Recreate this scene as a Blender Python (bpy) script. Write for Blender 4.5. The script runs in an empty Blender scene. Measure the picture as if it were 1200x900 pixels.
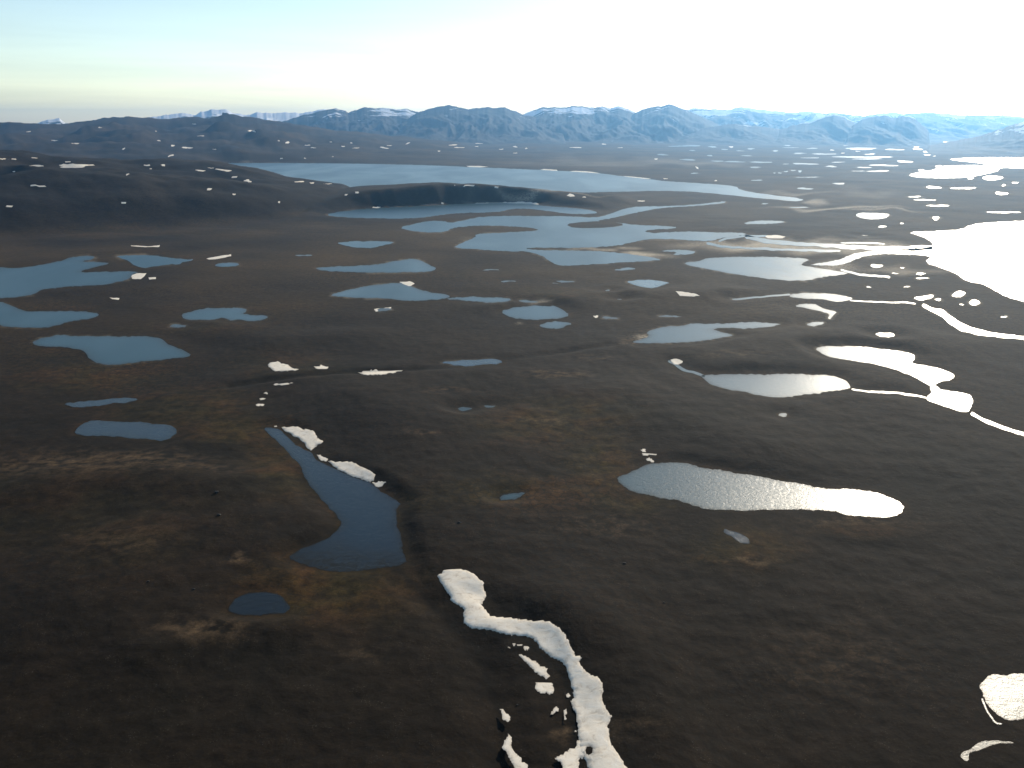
import bpy, math, random
import numpy as np
from mathutils import Vector, Matrix
from mathutils.geometry import delaunay_2d_cdt

S = bpy.context.scene
R = math.radians
random.seed(4)

# ------------------------------------------------------------------ camera
FPX = 1039.0                 # focal length in pixels of a 1200 px wide picture
CAM_H = 600.0                # flying height above the lakes, metres
PITCH = math.atan((450 - 145) / FPX)
cam_d = bpy.data.cameras.new("camera")
cam_d.sensor_width = 36
cam_d.lens = 36 * FPX / 1200
cam_d.clip_start = 1
cam_d.clip_end = 200000
cam = bpy.data.objects.new("camera", cam_d)
S.collection.objects.link(cam)
cam.location = (0, 0, CAM_H)
cam.rotation_euler = (math.pi / 2 - PITCH, 0, 0)
S.camera = cam

# ------------------------------------------------------------------ sky, sun, exposure
SUN_EL, SUN_AZ = 21.0, 28.5          # azimuth measured from +Y towards +X
w = bpy.data.worlds.new("World")
S.world = w
w.use_nodes = True
nt = w.node_tree
nt.nodes.clear()
sky = nt.nodes.new("ShaderNodeTexSky")
sky.sky_type = 'NISHITA'
sky.sun_disc = False
sky.sun_elevation = R(SUN_EL)
sky.sun_rotation = R(SUN_AZ)
sky.altitude = 600
sky.air_density = 1.0
sky.dust_density = 0.45
sky.ozone_density = 1.6
bg = nt.nodes.new("ShaderNodeBackground")
bg.inputs["Strength"].default_value = 0.135
wo = nt.nodes.new("ShaderNodeOutputWorld")
# thin streaks of cloud low over the horizon and a faint warm-green cast of the air
wc = nt.nodes.new("ShaderNodeTexCoord")
wm = nt.nodes.new("ShaderNodeMapping"); wm.inputs['Scale'].default_value = (2.2, 2.2, 34)
nt.links.new(wc.outputs['Generated'], wm.inputs[0])
wn = nt.nodes.new("ShaderNodeTexNoise"); wn.inputs['Scale'].default_value = 2.0; wn.inputs['Detail'].default_value = 6; wn.inputs['Distortion'].default_value = .4
nt.links.new(wm.outputs[0], wn.inputs['Vector'])
wr = nt.nodes.new("ShaderNodeValToRGB")
wr.color_ramp.elements[0].position = .32; wr.color_ramp.elements[0].color = (0, 0, 0, 1)
wr.color_ramp.elements[1].position = .62; wr.color_ramp.elements[1].color = (1, 1, 1, 1)
nt.links.new(wn.outputs['Fac'], wr.inputs[0])
wx_ = nt.nodes.new("ShaderNodeSeparateXYZ"); nt.links.new(wc.outputs['Generated'], wx_.inputs[0])
we = nt.nodes.new("ShaderNodeMapRange"); we.interpolation_type = 'SMOOTHSTEP'
we.inputs['From Min'].default_value = .16; we.inputs['From Max'].default_value = .0
nt.links.new(wx_.outputs['Z'], we.inputs['Value'])
wq = nt.nodes.new("ShaderNodeMath"); wq.operation = 'MULTIPLY'
nt.links.new(wr.outputs[0], wq.inputs[0]); nt.links.new(we.outputs[0], wq.inputs[1])
cl = nt.nodes.new("ShaderNodeMix"); cl.data_type = 'RGBA'; cl.blend_type = 'MULTIPLY'
nt.links.new(wq.outputs[0], cl.inputs[0]); nt.links.new(sky.outputs[0], cl.inputs[6]); cl.inputs[7].default_value = (1.14, 1.12, 1.10, 1)
ct = nt.nodes.new("ShaderNodeMix"); ct.data_type = 'RGBA'; ct.blend_type = 'MULTIPLY'; ct.inputs[0].default_value = 1
nt.links.new(cl.outputs[2], ct.inputs[6]); ct.inputs[7].default_value = (1.04, 1.03, .98, 1)
nt.links.new(ct.outputs[2], bg.inputs[0])
nt.links.new(bg.outputs[0], wo.inputs[0])

sd_ = bpy.data.lights.new("sun", 'SUN')
sd_.energy = 5.0
sd_.angle = R(0.5)
sd_.color = (1.0, 0.88, 0.70)
sun = bpy.data.objects.new("sun", sd_)
S.collection.objects.link(sun)
sv = Vector((math.sin(R(SUN_AZ)) * math.cos(R(SUN_EL)), math.cos(R(SUN_AZ)) * math.cos(R(SUN_EL)), math.sin(R(SUN_EL))))
sun.rotation_euler = sv.to_track_quat('Z', 'Y').to_euler()

S.view_settings.view_transform = 'Standard'
S.view_settings.look = 'None'
S.view_settings.gamma = 1
S.view_settings.use_curve_mapping = False
S.view_settings.exposure = 0.15
S.render.engine = 'CYCLES'
S.cycles.max_bounces = 6
S.cycles.volume_bounces = 0
S.cycles.sample_clamp_direct = 0
S.cycles.sample_clamp_indirect = 4
S.cycles.caustics_reflective = False
S.cycles.caustics_refractive = False

HAZE_DENSITY = 1.35e-5
HAZE_ANISO = 0.74

# ------------------------------------------------------------------ picture <-> place
cp, sp = math.cos(PITCH), math.sin(PITCH)


def rays(px, py):
    px = np.asarray(px, float); py = np.asarray(py, float)
    u = (px - 600) / FPX; v = (450 - py) / FPX
    return u, cp + v * sp, -sp + v * cp              # x, y (forward), z


def flat(px, py, z=0.0):
    x, y, dz = rays(px, py)
    t = (z - CAM_H) / np.minimum(dz, -1e-4)
    return x * t, y * t


def to_px(x, y, z):
    dz = z - CAM_H
    f = y * cp - dz * sp
    up = y * sp + dz * cp
    return 600 + FPX * x / f, 450 - FPX * up / f


# ------------------------------------------------------------------ numpy noise
def _h(ix, iy, seed):
    n = (ix.astype(np.int64) * 374761393 + iy.astype(np.int64) * 668265263 + seed * 1442695041) & 0xffffffff
    n = ((n ^ (n >> 13)) * 1274126177) & 0xffffffff
    n = ((n ^ (n >> 16)) * 2246822519) & 0xffffffff
    return ((n ^ (n >> 15)) & 0xffffff) / float(0xffffff)


def gnoise(x, y, seed=0):
    """gradient noise, about -1..1"""
    x = np.asarray(x, float); y = np.asarray(y, float)
    x0 = np.floor(x); y0 = np.floor(y)
    fx = x - x0; fy = y - y0
    ux = fx * fx * fx * (fx * (fx * 6 - 15) + 10); uy = fy * fy * fy * (fy * (fy * 6 - 15) + 10)

    def g(i, j):
        a = _h(x0 + i, y0 + j, seed) * 2 * math.pi
        return np.cos(a) * (fx - i) + np.sin(a) * (fy - j)
    a = g(0, 0); b = g(1, 0); c = g(0, 1); d = g(1, 1)
    return 1.5 * ((a * (1 - ux) + b * ux) * (1 - uy) + (c * (1 - ux) + d * ux) * uy)


def fbm(x, y, octv=4, seed=0, gain=0.5):
    s = 0; a = 1.0
    for k in range(octv):
        s = s + a * gnoise(x * 2 ** k + 17.3 * k, y * 2 ** k - 9.1 * k, seed + k); a *= gain
    return s


def ridged(x, y, octv=4, seed=0):
    s = 0; a = 1.0; n = 0
    for k in range(octv):
        s = s + a * (1 - np.abs(gnoise(x * 2 ** k + 31.7 * k, y * 2 ** k + 5.5 * k, seed + k))); n += a; a *= .5
    return s / n


def sstep(a, b, x):
    t = np.clip((x - a) / (b - a), 0, 1)
    return t * t * (3 - 2 * t)


# ------------------------------------------------------------------ outlines
CROPS = {'A': (0, 100, 3), 'B': (300, 100, 3), 'C': (600, 100, 3), 'D': (800, 100, 3), 'E': (0, 350, 3), 'F': (400, 350, 3),
         'G': (800, 350, 3), 'H': (0, 600, 3), 'I': (400, 600, 3), 'J': (800, 600, 3), 'a': (0, 100, 4), 'b': (300, 100, 4),
         'c': (600, 100, 4), 'd': (900, 100, 4), 'p': (0, 0, 1), 'm': (540, 660, 3.75), 'n': (280, 400, 5)}


def P(s):
    """'K x,y x,y' -> pixel points of the full photograph"""
    t = s.split()
    ox, oy, k = CROPS[t[0]]
    out = []
    for q in t[1:]:
        if q in CROPS:
            ox, oy, k = CROPS[q]; continue
        x, y = q.split(',')
        out.append((ox + float(x) / k, oy + float(y) / k))
    return out


def ell(cr, cx, cy, w_, h_, n=18, tilt=0.0):
    ox, oy, k = CROPS[cr]
    cx, cy, w_, h_ = ox + cx / k, oy + cy / k, w_ / k, h_ / k
    pts = []
    sd = random.random() * 99
    for i in range(n):
        a = 2 * math.pi * i / n
        rr = 1 + 0.28 * math.sin(2 * a + sd) + 0.16 * math.sin(3 * a + 2 * sd) + 0.12 * random.uniform(-1, 1)
        rr = max(.55, rr)
        pts.append((cx + w_ / 2 * rr * math.cos(a), cy + tilt * w_ / 2 * math.cos(a) + h_ / 2 * rr * math.sin(a)))
    return pts


def rough(pts, amp=0.5, step=3.0, closed=True):
    """subdivide a picture outline and make it uneven, as real shores are"""
    out = []
    n = len(pts)
    for i in range(n if closed else n - 1):
        x0, y0 = pts[i]; x1, y1 = pts[(i + 1) % n]
        L = math.hypot(x1 - x0, y1 - y0)
        m = max(1, int(L / step))
        out.append((x0, y0))
        for k in range(1, m):
            t = k / m
            d = amp * min(1.0, L / 10) * random.uniform(-1, 1)
            out.append((x0 + (x1 - x0) * t + d * 0.9, y0 + (y1 - y0) * t + d * 0.55))
    return out


def wander(pts, k=1.0):
    a = np.array(pts, float); x, y = a[:, 0], a[:, 1]
    s = np.clip((y - 145) / 260, .12, 1.4) * k
    fx, fy = 16 * s, 8 * s
    dx = s * (1.6 * gnoise(x / fx, y / fy, 201) + 1.0 * gnoise(x / fx * 2.7, y / fy * 2.7, 203) + .6 * gnoise(x / fx * 7, y / fy * 7, 205))
    dy = s * (.9 * gnoise(x / fx, y / fy, 202) + .6 * gnoise(x / fx * 2.7, y / fy * 2.7, 204) + .4 * gnoise(x / fx * 7, y / fy * 7, 206))
    return list(zip((x + dx).tolist(), (y + dy).tolist()))


def smooth(pts, it=1):
    for _ in range(it):
        o = []
        for i in range(len(pts)):
            a = pts[i]; b = pts[(i + 1) % len(pts)]
            o.append((a[0] * .75 + b[0] * .25, a[1] * .75 + b[1] * .25))
            o.append((a[0] * .25 + b[0] * .75, a[1] * .25 + b[1] * .75))
        pts = o
    return pts


def band(pts, w0):
    """a picture polyline with widths -> closed outline"""
    up, dn = [], []
    n = len(pts)
    for i, q in enumerate(pts):
        a = pts[max(0, i - 1)]; b = pts[min(n - 1, i + 1)]
        dx, dy = b[0] - a[0], b[1] - a[1]
        L = math.hypot(dx, dy) or 1
        ww = (q[2] if len(q) > 2 else w0) / 2 * random.uniform(.75, 1.25)
        up.append((q[0] - dy / L * ww, q[1] + dx / L * ww)); dn.append((q[0] + dy / L * ww, q[1] - dx / L * ww))
    return up + dn[::-1]


def dens(pts, step=6.0, amp=1.0):
    """open polyline: insert wandering points"""
    o = []
    for i in range(len(pts) - 1):
        a, b = pts[i], pts[i + 1]
        L = math.hypot(b[0] - a[0], b[1] - a[1]); m = max(1, int(L / step))
        for k in range(m):
            t = k / m
            e = 0 if k == 0 else random.uniform(-amp, amp)
            o.append(tuple(a[j] + (b[j] - a[j]) * t + (e * (.8 if j == 1 else .3) if j < 2 else 0) for j in range(len(a))))
    o.append(pts[-1])
    return o


def inside(poly, x, y):
    n = len(poly); r = np.zeros(np.shape(x), bool)
    for i in range(n):
        x0, y0 = poly[i]; x1, y1 = poly[(i + 1) % n]
        if y0 == y1: continue
        c = ((y0 > y) != (y1 > y)) & (x < (x1 - x0) * (y - y0) / (y1 - y0) + x0)
        r ^= c
    return r


def sdist(poly, x, y):
    """signed distance, negative inside"""
    n = len(poly); d2 = np.full(np.shape(x), 1e30)
    for i in range(n):
        x0, y0 = poly[i]; x1, y1 = poly[(i + 1) % n]
        ex, ey = x1 - x0, y1 - y0
        t = np.clip(((x - x0) * ex + (y - y0) * ey) / (ex * ex + ey * ey + 1e-9), 0, 1)
        d2 = np.minimum(d2, (x - x0 - t * ex) ** 2 + (y - y0 - t * ey) ** 2)
    d = np.sqrt(d2)
    return np.where(inside(poly, x, y), -d, d)


# ================================================================== WATER OUTLINES
LAKES = []      # (name, outline px, holes px, label, group, calm)


def lake(name, pts, label, holes=(), group=None, amp=.5, step=3.0, sm=1):
    if isinstance(pts, str): pts = P(pts)
    out = rough(smooth(pts, sm) if sm else pts, amp * .5, min(step, 2.2))
    if name != 'stream': out = wander(out)
    LAKES.append(dict(name=name, px=out, holes=[rough(smooth(P(h)), .3, 4) for h in holes], label=label, group=group))


G_L = 'lakes spread over the tundra plain'
G_P = 'small tundra ponds'
G_F = 'far ponds glinting on the plain'
G_R = 'streams linking the lakes'
lake('lake', 'p 255,191 300,190.8 367,191.3 433,192 500,193.5 557,196 583,197 617,198.5 653,200 703,203 733,207 760,210 787,213 833,215.3 863,218 867,223 900,228 943,233 937,236 920,235 883,231.5 860,229.3 830,226 800,224 767,223.5 733,224.5 667,226 633,227 560,224 467,224 400,223 360,221 320,215 290,207',
     'vast pale blue lake stretching below the mountains, largest of the far lakes', group=G_L, amp=.25, step=5)
lake('lake', 'p 380,251.7 397,248 433,244 467,242.7 517,240.3 540,238.7 583,237.7 628,238.7 633,241 660,243 687,245 703,249 690,251 665,250.5 640,247 620,244.5 600,244.5 587,248 567,249 533,250 513,252.3 497,255 473,256.3 433,255.7 400,255',
     'long narrow blue lake hugging the foot of the low dark ridge', group=G_L, amp=.3)
lake('lake', 'p 467,266.7 487,262 500,259 520,258.7 527,261.7 550,256.7 563,254 600,252.7 633,253.3 667,253.3 697,255 710,252.5 717,250 730,245 747,241.7 773,241.9 813,240 847,236 852,236.3 847,238.3 817,241.3 777,243.3 757,246.7 733,251.7 713,256.5 697,259 720,260 745,264 792,265 792,268 760,269 755,271.7 767,273.3 800,271 847,272.3 877,273.3 867,276.7 847,278 833,282.7 813,281.7 797,281 783,280 760,280 740,284 723,288 683,290.7 617,290 618,293 667,293.5 710,294.5 747,299 773,302.7 773,305 733,307.3 680,310.7 660,311.7 652,310.7 643,305 633,298.3 613,294.3 600,295 567,292.7 530,290.7 540,285 557,278.3 557,274 590,272.7 627,270.7 633,268.3 600,265 560,264 530,266.7 523,271.7 500,272.7 483,270.7',
     'large many-armed blue lake with islands and spits in the middle distance', holes=['p 662,262.5 683,260 713,259 735,263.3 713,267 672,267.6'], group=G_L, amp=.35)
lake('lake', 'p 800,308 817,306.7 830,301.9 867,300.7 933,301.7 950,304 943,306.7 937,310.7 953,313.3 977,316.7 998,320.7 967,324 947,329 920,329 883,325 853,320 827,315 807,311.5',
     'oval blue lake directly below the sandy braided channel', group=G_L)
lake('lake', 'p 1062,271.7 1100,270.7 1128,269 1137,263 1167,260 1233,258 1400,265 1420,370 1240,365 1200,354 1177,347 1153,333 1133,330 1120,320 1100,313 1083,307 1093,300 1060,298 1033,297.5 1013,300 1000,305 985,311 960,311.5 947,310 983,305 998,298 1012,295 1045,293 1093,290 1093,284 1080,277',
     'wide lake filling the right edge of the picture in blinding sun glare', group=G_L)
lake('lake', 'A -150,640 0,640 75,642 150,630 205,620 245,605 300,598 335,602 325,612 280,620 385,622 370,632 330,640 275,655 330,657 420,653 495,655 465,665 455,680 420,690 380,700 330,703 240,708 150,717 120,735 70,745 0,748 -120,760',
     'large blue lake at the left edge with ragged fingered arms', group=G_L)
lake('lake', 'A -80,770 0,758 30,770 75,790 100,795 300,793 350,803 345,813 300,822 240,832 190,848 130,853 60,852 0,842 -80,825',
     'blue lake at the left edge tapering to a rounded tip on its right', group=G_L)
lake('lake', 'A 395,600 500,596 545,598 590,605 640,610 690,612 650,620 625,630 600,628 545,638 500,642 470,632 450,615',
     'thin blue lake just right of the fingered left-edge lake', group=G_L)
lake('pond', 'A 750,632 775,624 830,624 845,630 820,637 770,640', 'tiny blue pond near a curved white snow sliver on the left plain', group=G_P, amp=.3)
lake('lake', 'A 638,812 650,800 690,790 740,782 865,782 868,795 850,803 895,808 920,806 948,813 925,825 880,830 845,822 810,828 790,818 740,824 690,826 645,822',
     'small blue lake with a ragged tail pointing right, left of centre', group=G_L, amp=.4)
lake('pond', 'A 595,847 620,838 660,843 650,851 610,853', 'tiny pond just under the ragged-tailed lake', group=G_P, amp=.3)
lake('lake', 'B 280,555 320,549 420,547 500,550 450,562 410,572 350,571 310,562', 'small lens-shaped blue lake, uppermost of three stacked above one another', group=G_L)
lake('lake', 'B 205,640 330,635 430,630 500,615 560,608 600,625 640,647 600,657 480,659 330,657 230,652', 'slender wedge-shaped blue lake, middle one of three stacked lakes', group=G_L)
lake('lake', 'B 245,740 340,715 420,700 510,693 530,700 560,712 600,725 680,738 680,747 600,757 520,757 420,748 330,746', 'humped blue lake with a snow patch on its upper shore', group=G_L)
lake('lake', 'B 660,750 700,745 770,742 860,747 900,752 880,762 800,764 740,757', 'thin lake trailing off the right end of the humped lake', group=G_L, amp=.4)
lake('lake', 'F 555,45 600,32 680,23 735,28 745,20 770,35 810,60 760,70 680,75 600,70', 'round-ended blue lake with a smaller lens pond under its right side', group=G_L)
lake('pond', 'F 690,92 730,80 790,80 815,88 790,98 750,107 710,102', 'small lens pond under the round-ended lake near the centre', group=G_P)
lake('lake', 'C 400,690 440,684 520,685 558,693 530,702 500,713 450,708 415,698', 'small oval blue pond below the oval lake, alone on dark ground', group=G_P)
lake('lake', 'p 738,400.8 753,397.7 761.7,393 757,390 763,387 780,382 800,381.7 813,378 833,380 880,377 917,379 910,381.7 877,385.7 850,384 835,385 837,387 858,391.7 858,394 833,398 813,400.7 800,401.7 753,402.5',
     'pale blue lake with a long thin arm reaching right, right of centre', group=G_L)
lake('lake', 'E 110,150 150,138 220,124 280,132 420,133 545,132 580,150 590,165 650,182 678,200 640,208 540,218 400,233 350,228 315,210 305,190 260,175 180,170 125,165', 'broad blue lake with pointed right tip on the left plain', group=G_L)
lake('pond', 'E 225,372 260,362 340,358 380,352 470,346 492,352 460,363 390,370 300,383 240,380', 'thin dark blue pond just above the long dark pond at left', group=G_P)
lake('lake', 'E 262,465 290,438 325,426 370,430 450,433 540,437 600,445 625,470 590,500 480,492 400,485 330,483 280,478', 'dark blue oblong pond at left, nearest of the left side ponds', group=G_L)
lake('lake', 'p 309,502 320,501.5 330,504 336,512 345,519 356,527 366,534 374,541 384,545 400,552 420,561 436,567 452,580 470,587 465,598 463,610 470,630 474,650 476,662 450,664 430,668 405,671 380,669 350,659 337,654 350,645 380,632 397,622 400,610 388,597 375,583 360,567 355,550 345,537 330,522 318,510',
     'deep dark blue lake with snow banks along its upper right shore', group=G_L)
lake('pond', 'H 800,345 830,300 880,282 960,282 1000,300 1030,350 960,360 880,365 830,358', 'small near-black pond in the lower left below the dark lake', group=G_P, sm=2)
lake('lake', 'p 720,562 733,555 757,545 767,541.5 800,542 827,549 867,555 900,560 913,563 940,567 960,572 993,573 1030,578 1053,586 1063,597 1047,607 1013,606 967,598 940,597 913,597 867,599 827,597 797,587 767,582 733,573',
     'long torpedo-shaped lake whose right half is white with sun glitter', group=G_L)
lake('lake', 'G 60,268 150,265 300,268 400,265 500,268 545,275 580,295 597,312 560,322 480,330 400,342 340,348 280,342 220,330 150,318 100,300 80,285', 'silvery lake linked by streams at both ends, right of centre', group=G_L)
lake('lake', 'G 460,175 520,165 620,168 720,178 780,188 825,203 800,225 840,235 900,243 950,260 957,275 930,290 890,295 893,310 905,322 940,322 1000,332 1025,350 1020,375 1000,400 960,395 900,372 860,360 855,345 875,330 868,312 850,293 820,275 770,258 700,235 620,222 540,208 490,195',
     'winding gleaming white lake ending in a round bright pool, at right', group=G_L)
lake('pond', 'J 145,55 180,68 215,80 240,100 235,115 200,105 165,85 145,70', 'small grey pond in the hollow under the torpedo-shaped lake', group=G_P)
lake('lake', 'J 1045,610 1065,580 1090,568 1130,575 1160,563 1230,570 1290,600 1290,680 1220,720 1160,735 1120,725 1080,690 1055,650', 'blazing white rounded pond in the lower right corner', group=G_P)
lake('pond', 'J 1005,835 1040,812 1100,803 1160,810 1163,814 1100,815 1060,828 1020,843 1005,850 1000,878 985,870 975,855 985,843', 'crescent-shaped glinting pool under the blazing corner pond', group=G_P, amp=.8)
lake('pond', 'F 345,225 400,218 460,215 520,210 565,215 565,228 500,232 440,238 400,238 380,230', 'thin grey-blue pond on the dark creek line at the centre', group=G_P)
lake('pond', 'F 115,40 150,32 180,33 170,42 125,45', 'tiny pale pond below the humped lake', group=G_P, amp=.2)
lake('pond', 'F 410,384 440,380 460,385 450,393 420,394', 'tiny pond beside the ochre patch at the centre, left one of two', group=G_P, amp=.2)
lake('pond', 'F 500,377 520,373 540,374 525,383 505,383', 'tiny pond beside the ochre patch at the centre, right one of two', group=G_P, amp=.2)
lake('pond', 'F 550,695 600,684 650,680 625,703 570,712', 'shallow dull pond in the lower part of the ochre bog', group=G_P, amp=.4)
lake('pond', 'G 330,408 345,402 370,405 365,414 345,415', 'lone tiny pond on the bare slope above the torpedo-shaped lake', group=G_P, amp=.2)
lake('pond', 'D 385,775 420,770 460,765 480,775 500,786 545,795 530,808 518,824 508,820 520,803 490,795 440,785', 'hooked silver pond with a short outlet stream, right of centre', group=G_P, amp=.3)
lake('pond', 'D 430,838 460,832 500,832 485,843 450,847', 'small silver pond under the hooked silver pond', group=G_P, amp=.3)
lake('pond', 'D 375,735 430,730 520,732 590,742 598,750 570,760 530,760 500,752 420,750 380,745', 'long silver pond with a thin stream at each end', group=G_P, amp=.3)
lake('pond', 'C 585,587 520,582 550,579 610,578 650,585 625,595 560,597', 'small blue pond enclosed by sand inside the delta', group=G_P, amp=.3)
lake('pond', 'C 810,487 840,477 900,475 962,478 950,484 870,488', 'thin blue sliver of water on the plain above the delta', group=G_P, amp=.2)
lake('pond', 'D 608,452 640,447 725,450 727,460 700,470 650,471 612,462', 'bright oval pond above the glaring lake, right of centre', group=G_P, amp=.3)
lake('pond', 'G 678,124 700,119 740,120 748,130 715,137 685,133', 'lone gleaming pond above the winding white lake', group=G_P, amp=.3)
lake('pond', 'D 945,735 970,720 995,727 985,742 955,745', 'bright blob-shaped pool just below the glaring lake', group=G_P, amp=.3)
lake('pond', 'D 1008,762 1025,750 1048,762 1035,774 1012,773', 'round dazzling pool with a short tail, right of the bright blob pool', group=G_P, amp=.3)
lake('pond', 'D 808,746 850,740 883,735 880,748 840,757', 'bright wedge pool where the thin stream meets the river', group=G_P, amp=.3)
lake('lake', 'd 650,420 720,403 780,397 790,382 850,376 1000,374 1080,382 980,362 870,352 850,344 1000,338 1200,338 1400,342 1400,392 1180,388 1080,385 1085,400 1000,420 950,430 850,435 700,433',
     'broad white gleaming lake on the far plain at the right edge', group=G_L, amp=.3)
lake('pond', 'd 1000,430 1050,422 1110,430 1080,443 1020,445', 'bright oval pond under the broad gleaming far lake', group=G_P, amp=.2)

for s_, wd, lb in [
    ('p 783,423 790,426 800,433 818,438 826,441', 3.0, 'short stream running into the silvery lake from its upper left'),
    ('p 998,456 1017,459 1047,460 1070,463 1085,466', 2.2, 'thin bright stream from silvery lake to the round pool'),
    ('p 1138,484 1150,491 1165,497 1187,505 1210,512 1250,520', 4.0, 'gleaming stream leaving the winding lake for the right edge'),
    ('p 858,350.5 877,349.3 900,347 926,345', 2.0, 'thin stream entering the long silver pond from the left'),
    ('p 996,352 1027,354 1060,354 1073,356', 1.6, 'fine white stream running right from the long silver pond'),
    ('p 1081,357 1090,362,5 1103,366,7 1115,376,10 1128,384,9 1145,389,6 1165,392,4 1200,396,4 1250,401,5', 5, 'bright widening river below the glaring lake at right'),
    ('p 985,316 1007,322 1025,323 1043,325', 2.6, 'white channel curving off the right end of the oval lake'),
    ('p 873,277 890,281,5 912,284,5 940,286,4 987,289,5 1033,291,5 1093,290,6', 4.5, 'braided delta channel joining the many-armed lake to the glaring lake'),
    ('p 828,285 845,289,3 880,291,2.5 930,293,3 985,294,3', 3, 'second braided strand through the sandy delta'),
    ('p 842,283 850,279.5 870,277 900,276.5', 2.2, 'short upper strand of the sandy delta'),
    ('p 985,284.5 1010,284.6 1037,286', 1.6, 'faint strand of water above the braided delta channel'),
    ('J 1052,655 1070,700 1100,742 1122,745', 1.8, 'thin shoreline trickle left of the blazing corner pond'),
]:
    pts = P(s_.replace(',5 ', ',5 ')) if s_.count(',') == len(s_.split()) - 1 else None
    if pts is None:
        pts = [tuple(float(v) for v in q.split(',')) for q in s_.split()[1:]]
        pts = [q if len(q) == 3 else (q[0], q[1], wd) for q in pts]
    lake('stream', band(dens([q if len(q) == 3 else (q[0], q[1], wd) for q in pts], 6, .8), wd), lb, group=G_R, amp=.25, sm=1)

LANDMARKS = [(267, 137, 'the rocky knob on the left range'), (520, 128, 'the pointed central summit'), (783, 126, 'the knobbed right peak'), (977, 136, 'the dark right dome'),
             (1055, 138, 'the double-humped right hill'), (280, 192, 'the left tip of the vast lake'), (440, 192, 'the mid vast lake'), (620, 199, 'the ice-rimmed lake shore'),
             (760, 212, 'the narrows of the vast lake'), (930, 234, 'the right tip of the vast lake'), (560, 213, 'the crest of the low ridge'), (400, 217, 'the saddle between dark hills'),
             (20, 180, 'the dark hill crest at left'), (130, 188, 'the mid dark hill crest'), (230, 190, 'the right dark hill crest'), (300, 202, 'the dark hill right slope'),
             (100, 250, 'the foot of the dark hill'), (1110, 205, 'the broad gleaming far lake'), (1030, 205, 'the gleaming lake tip'), (1062, 271, 'the glaring lake corner'),
             (1120, 318, 'the glaring lake lower shore'), (960, 270, 'the braided delta'), (900, 312, 'the oval blue lake'), (680, 275, 'the many-armed lake'), (830, 390, 'the long-armed pale lake'),
             (645, 366, 'the round-ended blue lake'), (760, 331, 'the lone oval pond'), (500, 165, 'the foot of the central summit'), (660, 160, 'the three-domed mountain foot'),
             (840, 165, 'the knobbed peak flats'), (1100, 165, 'the rightmost mountains'), (960, 175, 'the right dome flats'), (880, 205, 'the speckled plain'),
             (340, 165, 'the foot of the left massif'), (120, 150, 'the left part of the hazy range'), (200, 165, 'the middle of the hazy range'), (560, 350, 'the thin trailing lake'), (1040, 225, 'the dusty pale strip')]
USED = {}


def describe(kind, x, y, w_, h_):
    size = 'broad' if w_ > 24 else 'long' if w_ > 14 else 'short' if w_ > 8 else 'tiny'
    shape = 'thin' if w_ > 5 * h_ else 'slim' if w_ > 3.2 * h_ else 'roundish'
    lx, ly, nm = min(LANDMARKS, key=lambda q: (q[0] - x) ** 2 + 6 * (q[1] - y) ** 2)
    dx, dy = x - lx, y - ly
    v = '' if abs(dy) < 3 else ('below' if dy > 0 else 'above')
    h2 = '' if abs(dx) < 10 else ('right of' if dx > 0 else 'left of')
    rel = 'right by' if not v and not h2 else (v + ' and ' + h2 if v and h2 else v or h2)
    far = 'well ' if math.hypot(dx, 2.4 * dy) > 45 and rel != 'right by' else ''
    lb = f'{size} {shape} {kind} {far}{rel} {nm}'
    n = USED.get(lb, 0); USED[lb] = n + 1
    return lb if n == 0 else lb + ', ' + ('its neighbour', 'third there', 'fourth there', 'fifth there', 'sixth there', 'stray one')[min(n - 1, 5)]


TAKEN = []


def taken(x, y, w_, h_):
    for a, b_, c_, d_ in TAKEN:
        if abs(a - x) < (c_ + w_) / 2 * .62 and abs(b_ - y) < (d_ + h_) / 2 * .75: return True
    TAKEN.append((x, y, w_, h_)); return False


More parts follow.
